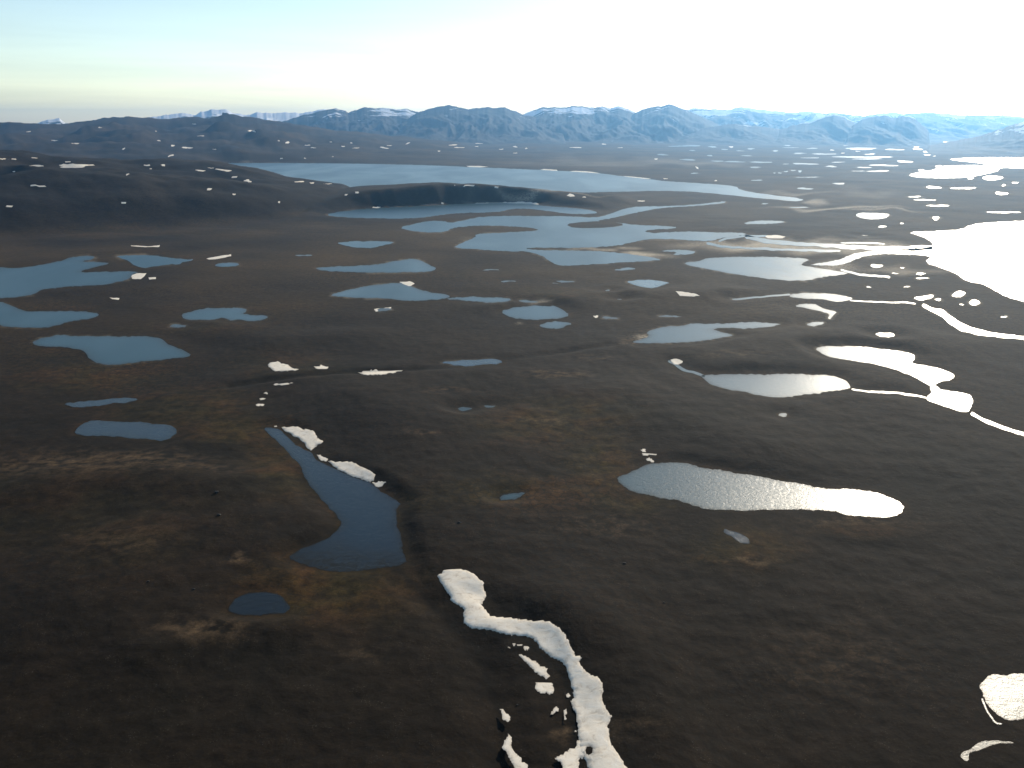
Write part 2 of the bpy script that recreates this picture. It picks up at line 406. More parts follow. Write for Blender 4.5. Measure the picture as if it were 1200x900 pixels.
# small far water, (crop, [cx, cy, w, h ...])
for cr, L in [
    ('d', [(435,297,170,10),(590,301,90,6),(699,299,45,8),(740,311,35,7),(745,326,30,7),(260,322,90,9),(215,258,75,9),(88,280,45,9),
           (490,279,45,7),(480,323,35,8),(445,336,200,9),(470,345,110,7),(640,357,65,11),(170,368,110,10),(540,375,130,10),(450,385,60,6),(295,380,50,8),
           (520,402,105,9),(720,397,35,8),(950,436,30,9),(1000,282,100,7),(1080,285,45,7),(975,312,110,8),(1060,308,40,16),(800,378,25,8),
           (775,478,70,18),(915,482,90,9),(1095,507,50,18),(690,522,55,8),(730,537,100,7),(795,564,90,12),(170,484,80,10),(150,572,75,6),
           (1100,595,120,8),(35,307,30,8),(1105,468,15,8),(1195,300,40,10),(1165,260,50,8),(1165,322,50,6),
           (55,411,18,7),(85,404,18,6),(118,399,20,7),(150,403,24,8),(30,411,14,6),(200,340,70,6),(850,305,30,5)]),
    ('D', [(700,497,28,7),(890,467,28,10),(1140,455,60,22),(1120,382,38,18),(850,403,75,6),(680,635,35,18),(835,662,35,10),
           (845,678,50,6),(745,660,25,5),(770,641,18,5),(900,752,25,7),(980,770,16,5),(1128,814,20,5),(790,708,20,5),
           (655,708,20,4),(640,528,18,4),(770,485,12,6)]),
    ('c', [(815,284,135,8),(945,237,55,7),(957,274,80,8),(940,288,50,8),(1085,266,55,8),(1040,358,80,8),(1165,360,75,9),
           (1140,384,70,7),(1150,445,40,7),(1185,555,40,6),(705,325,60,8),(1100,330,65,4),(1068,307,35,5)]),
    ('C', [(185,690,50,8),(400,646,80,11),(340,818,55,12),(555,812,75,7),(890,416,45,5),(1010,428,70,7),(380,753,16,5),(335,720,16,6),(150,695,20,4),(55,760,60,12)]),
    ('B', [(890,689,55,6),(830,648,50,6),(170,598,50,6),(950,758,50,9)]),
    ('F', [(935,70,45,12),(770,250,1,1)]),
]:
    for cx, cy, w_, h_ in L:
        ox, oy, k = CROPS[cr]
        y_ = oy + cy / k; x_ = ox + cx / k
        if w_ < 3 or taken(x_, y_, w_ / k, h_ / k): continue
        gr = G_F if y_ < 250 else G_P
        if y_ < 200: lb = 'pale glinting pond sliver on the far plain under the mountains'
        elif y_ < 250: lb = 'pale sliver of pond on the plain beyond the delta and oval lake'
        elif x_ > 1000: lb = 'small dazzling pool on dark ground beside the glaring lake'
        else: lb = 'tiny blue-grey pool dotted on the dark tundra of the middle distance'
        gr = lb.split(' on ')[0] + 's on ' + lb.split(' on ')[1] if ' on ' in lb else gr
        lb = describe('glinting pond' if y_ < 250 or x_ > 1000 else 'grey-blue pool', x_, y_, w_ / k, h_ / k)
        lake('pond', ell(cr, cx, cy, w_ * random.uniform(.8, 1.1), h_ * random.uniform(.65, .95)), lb, group=gr, amp=0, step=9, sm=0)

rg = random.Random(12)
for _ in range(60):
    x_ = rg.uniform(790, 1195); y_ = 157 + 62 * rg.random() ** 1.5
    w_ = rg.uniform(5, 20) * (.6 + (y_ - 150) / 80); h_ = rg.uniform(.7, 1.5)
    if taken(x_, y_, w_ + 8, h_ + 3) or (x_ > 1040 and 180 < y_ < 212) or (x_ < 945 and y_ > 203): continue
    lake('pond', ell('p', x_, y_, w_, h_, 12), describe('glinting pond', x_, y_, w_, h_), group=G_F, amp=0, step=9, sm=0)

for L in LAKES:
    a = np.array(L['px']); x, y = flat(a[:, 0], np.maximum(a[:, 1], 151))
    L['g'] = list(zip(x.tolist(), y.tolist()))
    L['gh'] = []
    for h_ in L['holes']:
        a = np.array(h_); x, y = flat(a[:, 0], a[:, 1]); L['gh'].append(list(zip(x.tolist(), y.tolist())))

# ================================================================== GROUND HEIGHTS
dep_hi = 68.0
AZ = np.concatenate([np.linspace(-180, -42, 36, endpoint=False), np.linspace(-42, 42, 820, endpoint=False), np.linspace(42, 180, 37)])
dpx = np.concatenate([np.linspace(8.9, 12, 14, endpoint=False), np.linspace(12, 120, 190, endpoint=False), np.linspace(120, 1000, 380, endpoint=False), np.array([1000., 1300, 1800, 3000, 6000, 20000])])
RR = (FPX * CAM_H / dpx)[::-1].copy()      # radii from near to ~113 km
AZr = np.radians(AZ)
gA, gR = np.meshgrid(AZr, RR, indexing='ij')
GX = gR * np.sin(gA); GY = gR * np.cos(gA)
VPX, VPY = to_px(GX, np.maximum(GY, 50), 0.0)
VPX = np.where(GY > 60, VPX, -9999.); VPY = np.where(GY > 60, VPY, -9999.)

CREST = []


def crest_height(pts, rc):
    """picture skyline -> (azimuth, crest height) at distance rc(az)"""
    a = np.array(pts, float)
    x, y, z = rays(a[:, 0], a[:, 1])
    az = np.arctan2(x, y); el = z / np.hypot(x, y)
    r = np.interp(a[:, 0], [q[0] for q in rc], [q[1] for q in rc])
    return az, CAM_H + r * el, r


def ridge(A, Rr, pts, rc, front, back, nz=0.12, seed=3, power=1.5):
    az, zc, rcv = crest_height(pts, rc)
    Z = np.interp(A, az, zc, left=0, right=0); Rc = np.interp(A, az, rcv)
    Z = np.maximum(Z, 0) * sstep(az[0], az[0] + .03, A) * sstep(az[-1], az[-1] - .03, A)
    Fr = front if np.isscalar(front) else np.interp(A, az, np.interp([p[0] for p in pts], [q[0] for q in front], [q[1] for q in front]))
    t = np.where(Rr < Rc, (Rr - Fr) / (Rc - Fr), 1 - (Rr - Rc) / back)
    t = np.clip(t, 0, 1)
    prof = np.where(Rr < Rc, 1 - (1 - t) ** power * 1.0, sstep(0, 1, t))
    prof = prof * sstep(0, .25, t)
    wob = 1 + nz * 4 * t * (1 - t) * fbm(A * Rc / 1400., Rr / 1400., 4, seed)
    return Z * prof * wob


HILL1 = [(-700, 176), (-200, 176), (0, 179.5), (50, 182), (107, 186), (143, 187), (200, 187.5), (250, 190.5), (287, 195.5), (317, 202), (340, 207.5), (370, 212.5), (400, 217), (430, 223)]
HILL2 = [(335, 231), (370, 228), (400, 222), (415, 219), (433, 217.3), (467, 216.4), (517, 215.2), (563, 215.2), (590, 217.6), (615, 220.5), (633, 222.6), (650, 224.5), (690, 227), (750, 231)]
LRANGE = [(-700, 148), (-100, 147), (0, 146), (11, 144), (25, 144.5), (50, 147), (85, 146), (107, 143.5), (125, 141), (147, 139), (160, 141), (180, 142.5), (200, 142.5),
          (215, 140), (225, 139), (240, 139.5), (255, 137.5), (262, 136.2), (270, 136.5), (280, 137.5), (300, 139.5), (330, 143), (370, 150), (420, 156), (480, 162), (560, 168)]

relief = np.zeros_like(GX)
amp = np.interp(gR, [500, 2000, 6000, 15000, 40000, 90000], [4, 7, 10, 15, 40, 40])
n1 = fbm(GX / 1500, GY / 1500, 5, 11)
relief += amp * n1 + 0.28 * amp * np.clip(gR / 3000, .15, 1.) ** .2 * fbm(GX / 260, GY / 260, 4, 31)
relief += np.where(gR < 5000, 1.1 * fbm(GX / 45, GY / 45, 3, 71) * sstep(5000, 2500, gR), 0)


def bump_line(pts, width, height, sharp=1.0):
    """a bank or a gully along a picture polyline; width, height in metres"""
    global relief
    a = np.array(P(pts)); x, y = flat(a[:, 0], a[:, 1])
    m = (GX > x.min() - 4 * width) & (GX < x.max() + 4 * width) & (GY > y.min() - 4 * width) & (GY < y.max() + 4 * width)
    X, Y = GX[m], GY[m]
    d2 = np.full(X.shape, 1e30)
    for i in range(len(x) - 1):
        ex, ey = x[i + 1] - x[i], y[i + 1] - y[i]
        t = np.clip(((X - x[i]) * ex + (Y - y[i]) * ey) / (ex * ex + ey * ey), 0, 1)
        d2 = np.minimum(d2, (X - x[i] - t * ex) ** 2 + (Y - y[i] - t * ey) ** 2)
    relief[m] += height * np.exp(-(d2 / width ** 2) ** sharp)


# banks that turn away from the sun, creek lines, gullies
bump_line('p 430,470 470,520 520,580 560,640 640,700', 130, 9)
bump_line('p 350,440 420,480 500,500', 140, 9)
bump_line('p 655,710 730,760 800,900 820,1000', 60, 10)
bump_line('p 730,470 790,500 880,525', 150, 13)
bump_line('p 270,453 330,447 390,441 440,437 520,432 600,420 660,412 720,404', 14, -7)
bump_line('p 440,640 500,700 560,760 590,840 600,930', 30, -6)
bump_line('p 560,700 640,760 670,830 660,900', 26, -4)
bump_line('p 250,380 330,400 400,395', 150, 14)
bump_line('p 600,360 700,350 850,345', 160, 14)
bump_line('p 860,420 950,395 1060,400', 170, 9)
bump_line('p 60,565 160,560 260,570', 90, 12)
bump_line('p 180,765 260,740 330,735', 50, 7)
bump_line('p 280,620 200,640 120,700', 160, 12)

hills = ridge(gA, gR, HILL1, [(-200, 8600), (200, 8800), (400, 8000)], [(-200, 5500), (100, 5500), (250, 5700), (330, 5900), (400, 6600)], 2200, nz=.35, seed=5, power=2.3)
hills = np.maximum(hills, 0) ; hills = np.maximum(hills, ridge(gA, gR, HILL2, [(400, 7450), (650, 7300)], [(335, 5900), (400, 5900), (520, 6300), (600, 6500), (640, 6450)], 600, nz=.15, seed=8, power=1.9))
lr = ridge(gA, gR, LRANGE, [(-200, 25000), (300, 25000), (560, 23500)], [(-200, 12500), (200, 12800), (560, 14500)], 6000, nz=.35, seed=14, power=1.15)
wig = ridged(GX / 2600, GY / 2600, 5, 40)
lr = lr * (1 - .30 * (1 - wig) * 2 * sstep(25200, 23000, gR))
hills += lr
hills *= 1 + .045 * fbm(GX / 420, GY / 420, 4, 120) + .03 * ridged(GX / 160, GY / 160, 2, 130) * sstep(14000, 9000, gR)

# gentle benches under the mountains
ft = sstep(15000, 32000, gR) * sstep(60000, 45000, gR)
hills += ft * (20 + 70 * np.clip(fbm(GX / 5000, GY / 5000, 5, 90), -.2, 1)) * sstep(1000, 500, VPX)

SDL = np.full(GX.shape, 1e9)       # distance to the nearest water, negative in it
for L in LAKES:
    gx = [q[0] for q in L['g']]; gy = [q[1] for q in L['g']]
    rm = math.hypot(sum(gx) / len(gx), sum(gy) / len(gy))
    mg = max(120, .105 * rm)
    m = (GX > min(gx) - mg) & (GX < max(gx) + mg) & (GY > min(gy) - mg) & (GY < max(gy) + mg)
    if not m.any(): continue
    X, Y = GX[m], GY[m]
    d = sdist(L['g'], X, Y)
    for h_ in L['gh']:
        d = np.maximum(d, -sdist(h_, X, Y))
    SDL[m] = np.minimum(SDL[m], d)
marg = np.clip(.03 * gR, 25, 700)
shore = np.clip(SDL / marg, 0, 1)
shore = np.where(shore > 0, sstep(0, 1, shore) * .8 + .2 * shore, 0)
eps = np.clip(1.2e-4 * gR, .12, 3.0)
base = relief + hills
kw = sstep(3 * marg, marg, SDL) * sstep(6, 2, hills)
base = base * (1 - kw) + kw * np.maximum(base, -.1 * amp)
GZ = np.where(SDL > 0, -eps * (1 - shore) + base * shore, -eps - np.minimum(.05 * -SDL, 2.5))
GZ -= sstep(45000, 70000, gR) * 60


def ground_z(x, y):
    x = np.asarray(x, float); y = np.asarray(y, float)
    a = np.degrees(np.arctan2(x, y)); r = np.hypot(x, y)
    ia = np.interp(a, AZ, np.arange(len(AZ))); ir = np.interp(r, RR, np.arange(len(RR)))
    i0 = np.clip(ia.astype(int), 0, len(AZ) - 2); j0 = np.clip(ir.astype(int), 0, len(RR) - 2)
    fa = ia - i0; fr = ir - j0
    return (GZ[i0, j0] * (1 - fa) + GZ[i0 + 1, j0] * fa) * (1 - fr) + (GZ[i0, j0 + 1] * (1 - fa) + GZ[i0 + 1, j0 + 1] * fa) * fr


def hit(px, py, rmax=60000.):
    """where the ray through a picture point meets the ground"""
    x, y, z = rays(px, py)
    hxy = np.hypot(x, y)
    rs = np.geomspace(400, rmax, 1500)
    best = np.full(x.shape, rmax)
    done = np.zeros(x.shape, bool)
    prev = np.full(x.shape, 400.)
    for r in rs:
        X = x / hxy * r; Y = y / hxy * r; Z = CAM_H + z / hxy * r
        u = (Z <= ground_z(X, Y)) & ~done
        best[u] = .5 * (r + prev[u]); done |= u
        prev = np.full(x.shape, r)
    return x / hxy * best, y / hxy * best


# ================================================================== MATERIALS
def mat(name):
    m = bpy.data.materials.new(name); m.use_nodes = True
    n = m.node_tree.nodes; b = n["Principled BSDF"]
    return m, m.node_tree, b


def nn(t, kind, **kw):
    x = t.nodes.new(kind)
    for k, v in kw.items():
        if k.startswith('i_'):
            x.inputs[k[2:].replace('_', ' ')].default_value = v
        else:
            setattr(x, k, v)
    return x


def noise(t, co, scale, detail=5, rough_=.55, dist=0, dim='3D'):
    x = nn(t, 'ShaderNodeTexNoise', noise_dimensions=dim)
    x.inputs['Scale'].default_value = scale; x.inputs['Detail'].default_value = detail
    x.inputs['Roughness'].default_value = rough_; x.inputs['Distortion'].default_value = dist
    t.links.new(co, x.inputs['Vector'])
    return x.outputs['Fac']


def ramp(t, f, stops):
    x = nn(t, 'ShaderNodeValToRGB')
    e = x.color_ramp.elements
    while len(e) < len(stops): e.new(.5)
    for q, (p, c) in zip(e, stops):
        q.position = p; q.color = (*c, 1) if len(c) == 3 else c
    t.links.new(f, x.inputs[0])
    return x.outputs[0]


def mix(t, f, a, b, bt='MIX'):
    x = nn(t, 'ShaderNodeMix', data_type='RGBA', blend_type=bt)
    for s, v in ((0, f), (6, a), (7, b)):
        if hasattr(v, 'links'): t.links.new(v, x.inputs[s])
        elif s == 0: x.inputs[0].default_value = v
        else: x.inputs[s].default_value = (*v, 1)
    return x.outputs[2]


def mth(t, op, a, b=0.0, c=0.0, clamp=False):
    x = nn(t, 'ShaderNodeMath', operation=op, use_clamp=clamp)
    for i, v in enumerate((a, b, c)):
        if hasattr(v, 'links'): t.links.new(v, x.inputs[i])
        else: x.inputs[i].default_value = v
    return x.outputs[0]


def g3(v): return (v, v, v)


def attr(t, name):
    x = nn(t, 'ShaderNodeAttribute', attribute_name=name)
    return x.outputs['Fac']


# --- tundra
M_G, t, b = mat('tundra')
co = nn(t, 'ShaderNodeNewGeometry').outputs['Position']
nL = noise(t, co, 1 / 900, 6, .55, .4)
nM = noise(t, co, 1 / 170, 7, .6, .3)
nS = noise(t, co, 1 / 22, 6, .62)
nF = noise(t, co, 1 / 3.2, 4, .6)
col = ramp(t, nM, [(.28, (.023, .021, .017)), (.45, (.037, .031, .024)), (.58, (.049, .039, .031)), (.75, (.062, .051, .040))])
col = mix(t, ramp(t, nL, [(.40, g3(0)), (.62, g3(.55))]), col, (.052, .037, .030))
col = mix(t, ramp(t, nL, [(.38, g3(.5)), (.48, g3(0))]), col, (.028, .028, .024))
gn = mth(t, 'MULTIPLY', attr(t, 'moss'), ramp(t, nS, [(.33, g3(.35)), (.60, g3(1))]))
gn = mth(t, 'MULTIPLY', gn, ramp(t, nM, [(.32, g3(.25)), (.55, g3(1))]), clamp=True)
mossc = mix(t, ramp(t, nM, [(.42, g3(0)), (.60, g3(1))]), (.17, .15, .045), (.22, .125, .05))
col = mix(t, gn, col, mossc)
pl = mth(t, 'MULTIPLY', attr(t, 'bare'), ramp(t, nS, [(.40, g3(.0)), (.62, g3(1))]), clamp=True)
col = mix(t, pl, col, (.42, .33, .27))
col = mix(t, attr(t, 'wet_shade'), col, (.016, .016, .014))
col = mix(t, attr(t, 'falloff_tone'), col, (.26, .20, .125))  # ground painted lighter with distance, lens falloff put into its colour
col = mix(t, attr(t, 'rock'), col, (.018, .019, .022))
dk = nn(t, 'ShaderNodeMix', data_type='RGBA', blend_type='MULTIPLY'); dk.inputs[0].default_value = 1; dk.inputs[7].default_value = (.285, .23, .145, 1); t.links.new(col, dk.inputs[6]); col = dk.outputs[2]
sa = mth(t, 'MULTIPLY', attr(t, 'sand'), ramp(t, nM, [(.30, g3(.75)), (.5, g3(1.2))]), clamp=True)
col = mix(t, sa, col, (.50, .41, .29))
fine = mth(t, 'MULTIPLY', ramp(t, nS, [(.3, g3(.7)), (.7, g3(1.3))]), ramp(t, nF, [(.3, g3(.7)), (.7, g3(1.3))]))
col = mix(t, 1.0, col, fine, 'MULTIPLY')
vo = nn(t, 'ShaderNodeTexVoronoi', feature='DISTANCE_TO_EDGE'); vo.inputs['Scale'].default_value = 1 / 17
va = nn(t, 'ShaderNodeVectorMath', operation='ADD'); t.links.new(co, va.inputs[0])
vn = nn(t, 'ShaderNodeTexNoise'); vn.inputs['Scale'].default_value = 1 / 12; t.links.new(co, vn.inputs['Vector'])
vs = nn(t, 'ShaderNodeVectorMath', operation='SCALE'); vs.inputs['Scale'].default_value = 14; t.links.new(vn.outputs['Color'], vs.inputs[0])
t.links.new(vs.outputs[0], va.inputs[1]); t.links.new(va.outputs[0], vo.inputs['Vector'])
pg = mth(t, 'MULTIPLY', ramp(t, vo.outputs['Distance'], [(.03, g3(.8)), (.12, g3(0))]), ramp(t, nL, [(.45, g3(0)), (.60, g3(1))]))
col = mix(t, pg, col, (.006, .006, .005))
sk = ramp(t, noise(t, co, 1 / 1.5, 2, .5), [(.64, g3(0)), (.70, g3(.7))])
col = mix(t, mth(t, 'MULTIPLY', sk, ramp(t, nS, [(.5, g3(0)), (.6, g3(1))])), col, (.085, .075, .06))
t.links.new(col, b.inputs['Base Color'])
b.inputs['Roughness'].default_value = .95
b.inputs['Specular IOR Level'].default_value = .08
bp = nn(t, 'ShaderNodeBump'); bp.inputs['Strength'].default_value = .5; bp.inputs['Distance'].default_value = 1.0
hsum = mth(t, 'ADD', mth(t, 'MULTIPLY', nS, 2.5), mth(t, 'MULTIPLY', nF, .35))
hsum = mth(t, 'ADD', hsum, mth(t, 'MULTIPLY', nM, 9.0))
t.links.new(hsum, bp.inputs['Height']); t.links.new(bp.outputs[0], b.inputs['Normal'])

# --- water: silty teal lakes of the plain, deep clear ones near by
M_W, t, b = mat('lake_water')
co = nn(t, 'ShaderNodeNewGeometry').outputs['Position']
b.inputs['Base Color'].default_value = (.014, .050, .062, 1)
b.inputs['IOR'].default_value = 1.333
wmp = nn(t, 'ShaderNodeMapping'); wmp.inputs['Rotation'].default_value = (0, 0, .5); wmp.inputs['Scale'].default_value = (1, .3, 1); t.links.new(co, wmp.inputs[0])
wind = noise(t, wmp.outputs[0], 1 / 420, 4, .5, .6)
t.links.new(ramp(t, wind, [(.35, g3(.30)), (.65, g3(.365))]), b.inputs['Roughness'])
bp = nn(t, 'ShaderNodeBump'); bp.inputs['Strength'].default_value = .55; bp.inputs['Distance'].default_value = 1.0
w1 = noise(t, co, 1 / 1.7, 6, .7)
w2 = noise(t, co, 1 / 9, 5, .6, .8)
wv = mth(t, 'MULTIPLY', mth(t, 'ADD', mth(t, 'MULTIPLY', w1, .6), mth(t, 'MULTIPLY', w2, 1.0)), ramp(t, wind, [(.35, g3(.7)), (.65, g3(1))]))
t.links.new(wv, bp.inputs['Height'])
t.links.new(bp.outputs[0], b.inputs['Normal'])

sh = attr(t, 'shallow')
shn = mth(t, 'MULTIPLY', sh, ramp(t, noise(t, co, 1 / 12, 4, .6), [(.35, g3(.6)), (.6, g3(1))]))
bed = mix(t, shn, (.014, .050, .062), (.022, .018, .010)); bed_node = bed.node
t.links.new(bed, b.inputs['Base Color'])
t.links.new(mth(t, 'MULTIPLY_ADD', shn, -.42, .5), b.inputs['Specular IOR Level'])
bed_node.name = 'bed'
M_D = M_W.copy(); M_D.name = 'deep_lake_water'
M_D.node_tree.nodes['bed'].inputs[6].default_value = (.002, .006, .010, 1)
for l_ in list(M_D.node_tree.links):
    if l_.to_socket.name == 'Roughness' and l_.to_node.type == 'BSDF_PRINCIPLED': M_D.node_tree.links.remove(l_)
M_D.node_tree.nodes['Principled BSDF'].inputs['Roughness'].default_value = .16
for n_ in M_D.node_tree.nodes:
    if n_.type == 'MATH' and n_.operation == 'MULTIPLY_ADD': n_.inputs[1].default_value = -.33; n_.inputs[2].default_value = .36

# --- snow
M_S, t, b = mat('old_snow')
co = nn(t, 'ShaderNodeNewGeometry').outputs['Position']
sn1 = noise(t, co, 1 / 9, 6, .65, .6)
sn2 = noise(t, co, 1 / 1.6, 4, .6)
c = ramp(t, sn1, [(.30, (.64, .53, .40)), (.46, (.86, .75, .59)), (.65, (.90, .81, .67))])
em = mth(t, 'MULTIPLY', attr(t, 'margin'), ramp(t, sn2, [(.35, g3(.25)), (.6, g3(1))]), clamp=True)
c = mix(t, em, c, (.30, .26, .21))
t.links.new(c, b.inputs['Base Color'])
b.inputs['Roughness'].default_value = .7
b.inputs['Specular IOR Level'].default_value = .2
bp = nn(t, 'ShaderNodeBump'); bp.inputs['Strength'].default_value = .6; bp.inputs['Distance'].default_value = .8
t.links.new(mth(t, 'ADD', sn1, mth(t, 'MULTIPLY', sn2, .2)), bp.inputs['Height']); t.links.new(bp.outputs[0], b.inputs['Normal'])

# --- mountain rock with snow in the gullies
def mountain_mat(name, amt):
    M, t, b = mat(name)
    co = nn(t, 'ShaderNodeNewGeometry').outputs['Position']
    a1 = noise(t, co, 1 / 900, 8, .6, .3)
    a2 = noise(t, co, 1 / 2200, 9, .68, 1.2)
    c = ramp(t, a1, [(.3, (.020, .020, .021)), (.55, (.036, .034, .032)), (.75, (.055, .05, .046))])
    f = mth(t, 'ADD', a2, mth(t, 'MULTIPLY', attr(t, 'snow'), .30))
    c = mix(t, ramp(t, f, [(amt, g3(0)), (amt + .035, g3(1))]), c, (.80, .81, .84))
    t.links.new(c, b.inputs['Base Color'])
    b.inputs['Roughness'].default_value = .9; b.inputs['Specular IOR Level'].default_value = .1
    return M


M_R = mountain_mat('mountain_rock', .665)
M_RS = mountain_mat('snowy_mountain', .58)
M_B, t, b = mat('boulder_stone')
co = nn(t, 'ShaderNodeNewGeometry').outputs['Position']
t.links.new(ramp(t, noise(t, co, .7, 5), [(.3, (.010, .010, .010)), (.7, (.05, .045, .04))]), b.inputs['Base Color'])
b.inputs['Roughness'].default_value = .9


# ================================================================== MESH HELPERS
def link(name, V, F, material, label=None, cat=None, group=None, kind=None, smooth_=True, attrs=None):
    me = bpy.data.meshes.new(name)
    V = np.asarray(V, np.float32)
    if isinstance(F, np.ndarray):
        n = F.shape[1]
        me.vertices.add(len(V)); me.vertices.foreach_set('co', V.ravel())
        me.loops.add(F.size); me.loops.foreach_set('vertex_index', F.astype(np.int32).ravel())
        me.polygons.add(len(F))
        me.polygons.foreach_set('loop_start', np.arange(0, F.size, n, dtype=np.int32))
        me.update(calc_edges=True)
    else:
        me.from_pydata(V.tolist(), [], F)
    if smooth_:
        me.polygons.foreach_set('use_smooth', np.ones(len(me.polygons), bool))
    for k, v in (attrs or {}).items():
        at = me.attributes.new(k, 'FLOAT', 'POINT'); at.data.foreach_set('value', np.asarray(v, np.float32).ravel())
    me.materials.append(material); me.update()
    o = bpy.data.objects.new(name, me); S.collection.objects.link(o)
    for k, v in (('label', label), ('category', cat), ('group', group), ('kind', kind)):
        if v: o[k] = v
    return o


def grid_faces(na, nr):
    i = np.arange(na - 1)[:, None] * nr + np.arange(nr - 1)[None, :]
    i = i.ravel()
    return np.stack([i, i + nr, i + nr + 1, i + 1], 1)


def cdt(poly, holes=(), inner=()):
    ox = sum(q[0] for q in poly) / len(poly); oy = sum(q[1] for q in poly) / len(poly)
    V = []; E = []
    for ring in [poly] + list(holes):
        s = len(V)
        V += [Vector((x - ox, y - oy)) for x, y in ring]
        E += [(s + i, s + (i + 1) % len(ring)) for i in range(len(ring))]
    V += [Vector((x - ox, y - oy)) for x, y in inner]
    v, e, f, *_ = delaunay_2d_cdt(V, E, [], 0, 1e-4)
    v = np.array([(q.x + ox, q.y + oy) for q in v])
    f = np.array([list(q) for q in f if len(q) == 3])
    c = v[f].mean(1)
    keep = inside(poly, c[:, 0], c[:, 1])
    for h_ in holes: keep &= ~inside(h_, c[:, 0], c[:, 1])
    f = f[keep]
    a = v[f[:, 1]] - v[f[:, 0]]; b_ = v[f[:, 2]] - v[f[:, 0]]
    fl = (a[:, 0] * b_[:, 1] - a[:, 1] * b_[:, 0]) < 0
    f[fl] = f[fl][:, ::-1]
    return v, f


# ================================================================== GROUND
def blobs(L):
    o = np.zeros(GX.shape)
    for cx, cy, rx, ry, s in L:
        o = np.maximum(o, s * np.exp(-(((VPX - cx) / rx) ** 2 + ((VPY - cy) / ry) ** 2) ** 1.3))
    return o


wx = VPX / 40; wy = VPY / 14
VPX += 12 * gnoise(wx, wy, 3); VPY += 5 * gnoise(wx, wy, 4)
moss = blobs([(655, 495, 90, 26, 1), (705, 545, 45, 48, 1), (610, 578, 100, 20, .9), (520, 590, 60, 14, .6), (110, 438, 90, 20, .9), (60, 410, 60, 10, .5), (215, 478, 90, 24, .8),
              (280, 505, 60, 16, 1), (330, 545, 45, 45, .7), (385, 690, 100, 40, .9), (340, 700, 40, 22, 1), (110, 265, 110, 14, .7), (170, 300, 60, 8, .6), (60, 360, 70, 6, .6),
              (390, 305, 60, 8, .5), (240, 385, 90, 8, .5), (650, 345, 60, 8, .8), (870, 640, 60, 25, .8), (880, 365, 60, 6, .4), (330, 430, 80, 16, .5), (100, 600, 200, 60, .25),
              (740, 590, 60, 12, .8), (560, 320, 60, 8, .4), (1000, 365, 60, 6, .4), (300, 360, 120, 10, .35), (140, 630, 90, 60, .3), (1010, 620, 60, 8, .5)])
bare = blobs([(70, 546, 100, 16, .5), (150, 541, 80, 11, .55), (215, 553, 50, 6, .5), (240, 742, 50, 14, .5), (262, 737, 28, 6, .8), (875, 657, 36, 4, .7), (280, 660, 14, 5, .8), (530, 460, 30, 3, .5),
              (650, 440, 40, 5, .6), (500, 512, 25, 4, .5), (640, 495, 30, 5, .6), (740, 860, 40, 12, .2), (660, 860, 14, 14, .7), (150, 640, 60, 20, .25), (980, 770, 80, 40, .2), (720, 615, 60, 15, .25),
              (1000, 610, 60, 5, .5), (430, 765, 40, 12, .15), (700, 420, 30, 3, .4), (850, 420, 50, 4, .4), (730, 400, 10, 4, 1), (765, 388, 12, 3, .8)])
sand = blobs([(900, 288, 90, 5.5, 1), (1000, 291, 90, 6.0, 1), (930, 282, 80, 2.5, .6), (850, 285, 40, 4, .7), (755, 300, 26, 3.2, .9), (700, 292, 60, 1.5, .6), (985, 244, 60, 1.6, .9), (955, 238, 12, 1.6, .8),
              (1035, 247, 40, 1.2, .7), (1020, 226, 40, 5, .2), (1050, 316, 50, 4, .5), (975, 313, 30, 5, .7), (575, 283, 30, 4, .25), (635, 355, 14, 2, .5), (750, 395, 14, 4, .6),  # the wide faint blob paints the dust plume's pale haze onto the ground
              (640, 236.5, 60, .8, .6), (800, 190, 60, 4, .25), (700, 190, 90, 5, .2), (610, 380, 8, 1, .4), (790, 220, 60, 1, .3), (930, 226, 50, 2, .3)])
rimw = np.clip(gR * .0022, 1.5, 30)
patch = sstep(-.05, .45, gnoise(GX / 330, GY / 330, 55))
rim = np.exp(-(np.clip(SDL, 0, 1e6) / rimw) ** 2) * patch
sand = np.maximum(sand, rim * .30 * sstep(1200, 3500, gR))
moss = np.maximum(moss, np.exp(-(np.clip(SDL, 0, 1e6) / (rimw * 3)) ** 2) * (1 - patch) * .45)
creek = np.zeros(GX.shape)  # creek beds, plus the painted shadow line beside the snow tongue


def creek_shade_line(pts, width, s):
    a = np.array(dens(P(pts), 14, 3.0)); x, y = flat(a[:, 0], a[:, 1])
    m = (GX > x.min() - 4 * width) & (GX < x.max() + 4 * width) & (GY > y.min() - 4 * width) & (GY < y.max() + 4 * width)
    X, Y = GX[m], GY[m]; d2 = np.full(X.shape, 1e30)
    for i in range(len(x) - 1):
        ex, ey = x[i + 1] - x[i], y[i + 1] - y[i]
        t_ = np.clip(((X - x[i]) * ex + (Y - y[i]) * ey) / (ex * ex + ey * ey), 0, 1)
        d2 = np.minimum(d2, (X - x[i] - t_ * ex) ** 2 + (Y - y[i] - t_ * ey) ** 2)
    creek[m] = np.maximum(creek[m], s * np.exp(-d2 / width ** 2))


creek_shade_line('p 160,470 220,462 270,453 330,447 390,441 440,437 520,432 600,420 660,412 720,404', 6, .8)
creek_shade_line('p 440,640 500,700 560,760 590,840 600,930', 5, .6)
creek_shade_line('p 700,720 760,750 830,850 840,930', 4, .3)
creek_shade_line('p 100,480 160,470 200,473 250,468', 6, .6)
creek_shade_line('m -60,290 60,300 180,325 250,335 300,365 380,430 450,490 480,560 488,650 505,740 510,790', 5.0, .9)  # painted shadow of the snow tongue along its lower left edge
wet_shade = np.maximum(creek, np.exp(-(np.clip(SDL, 0, 1e6) / (rimw * .8)) ** 2) * .55 * (1 - rim))

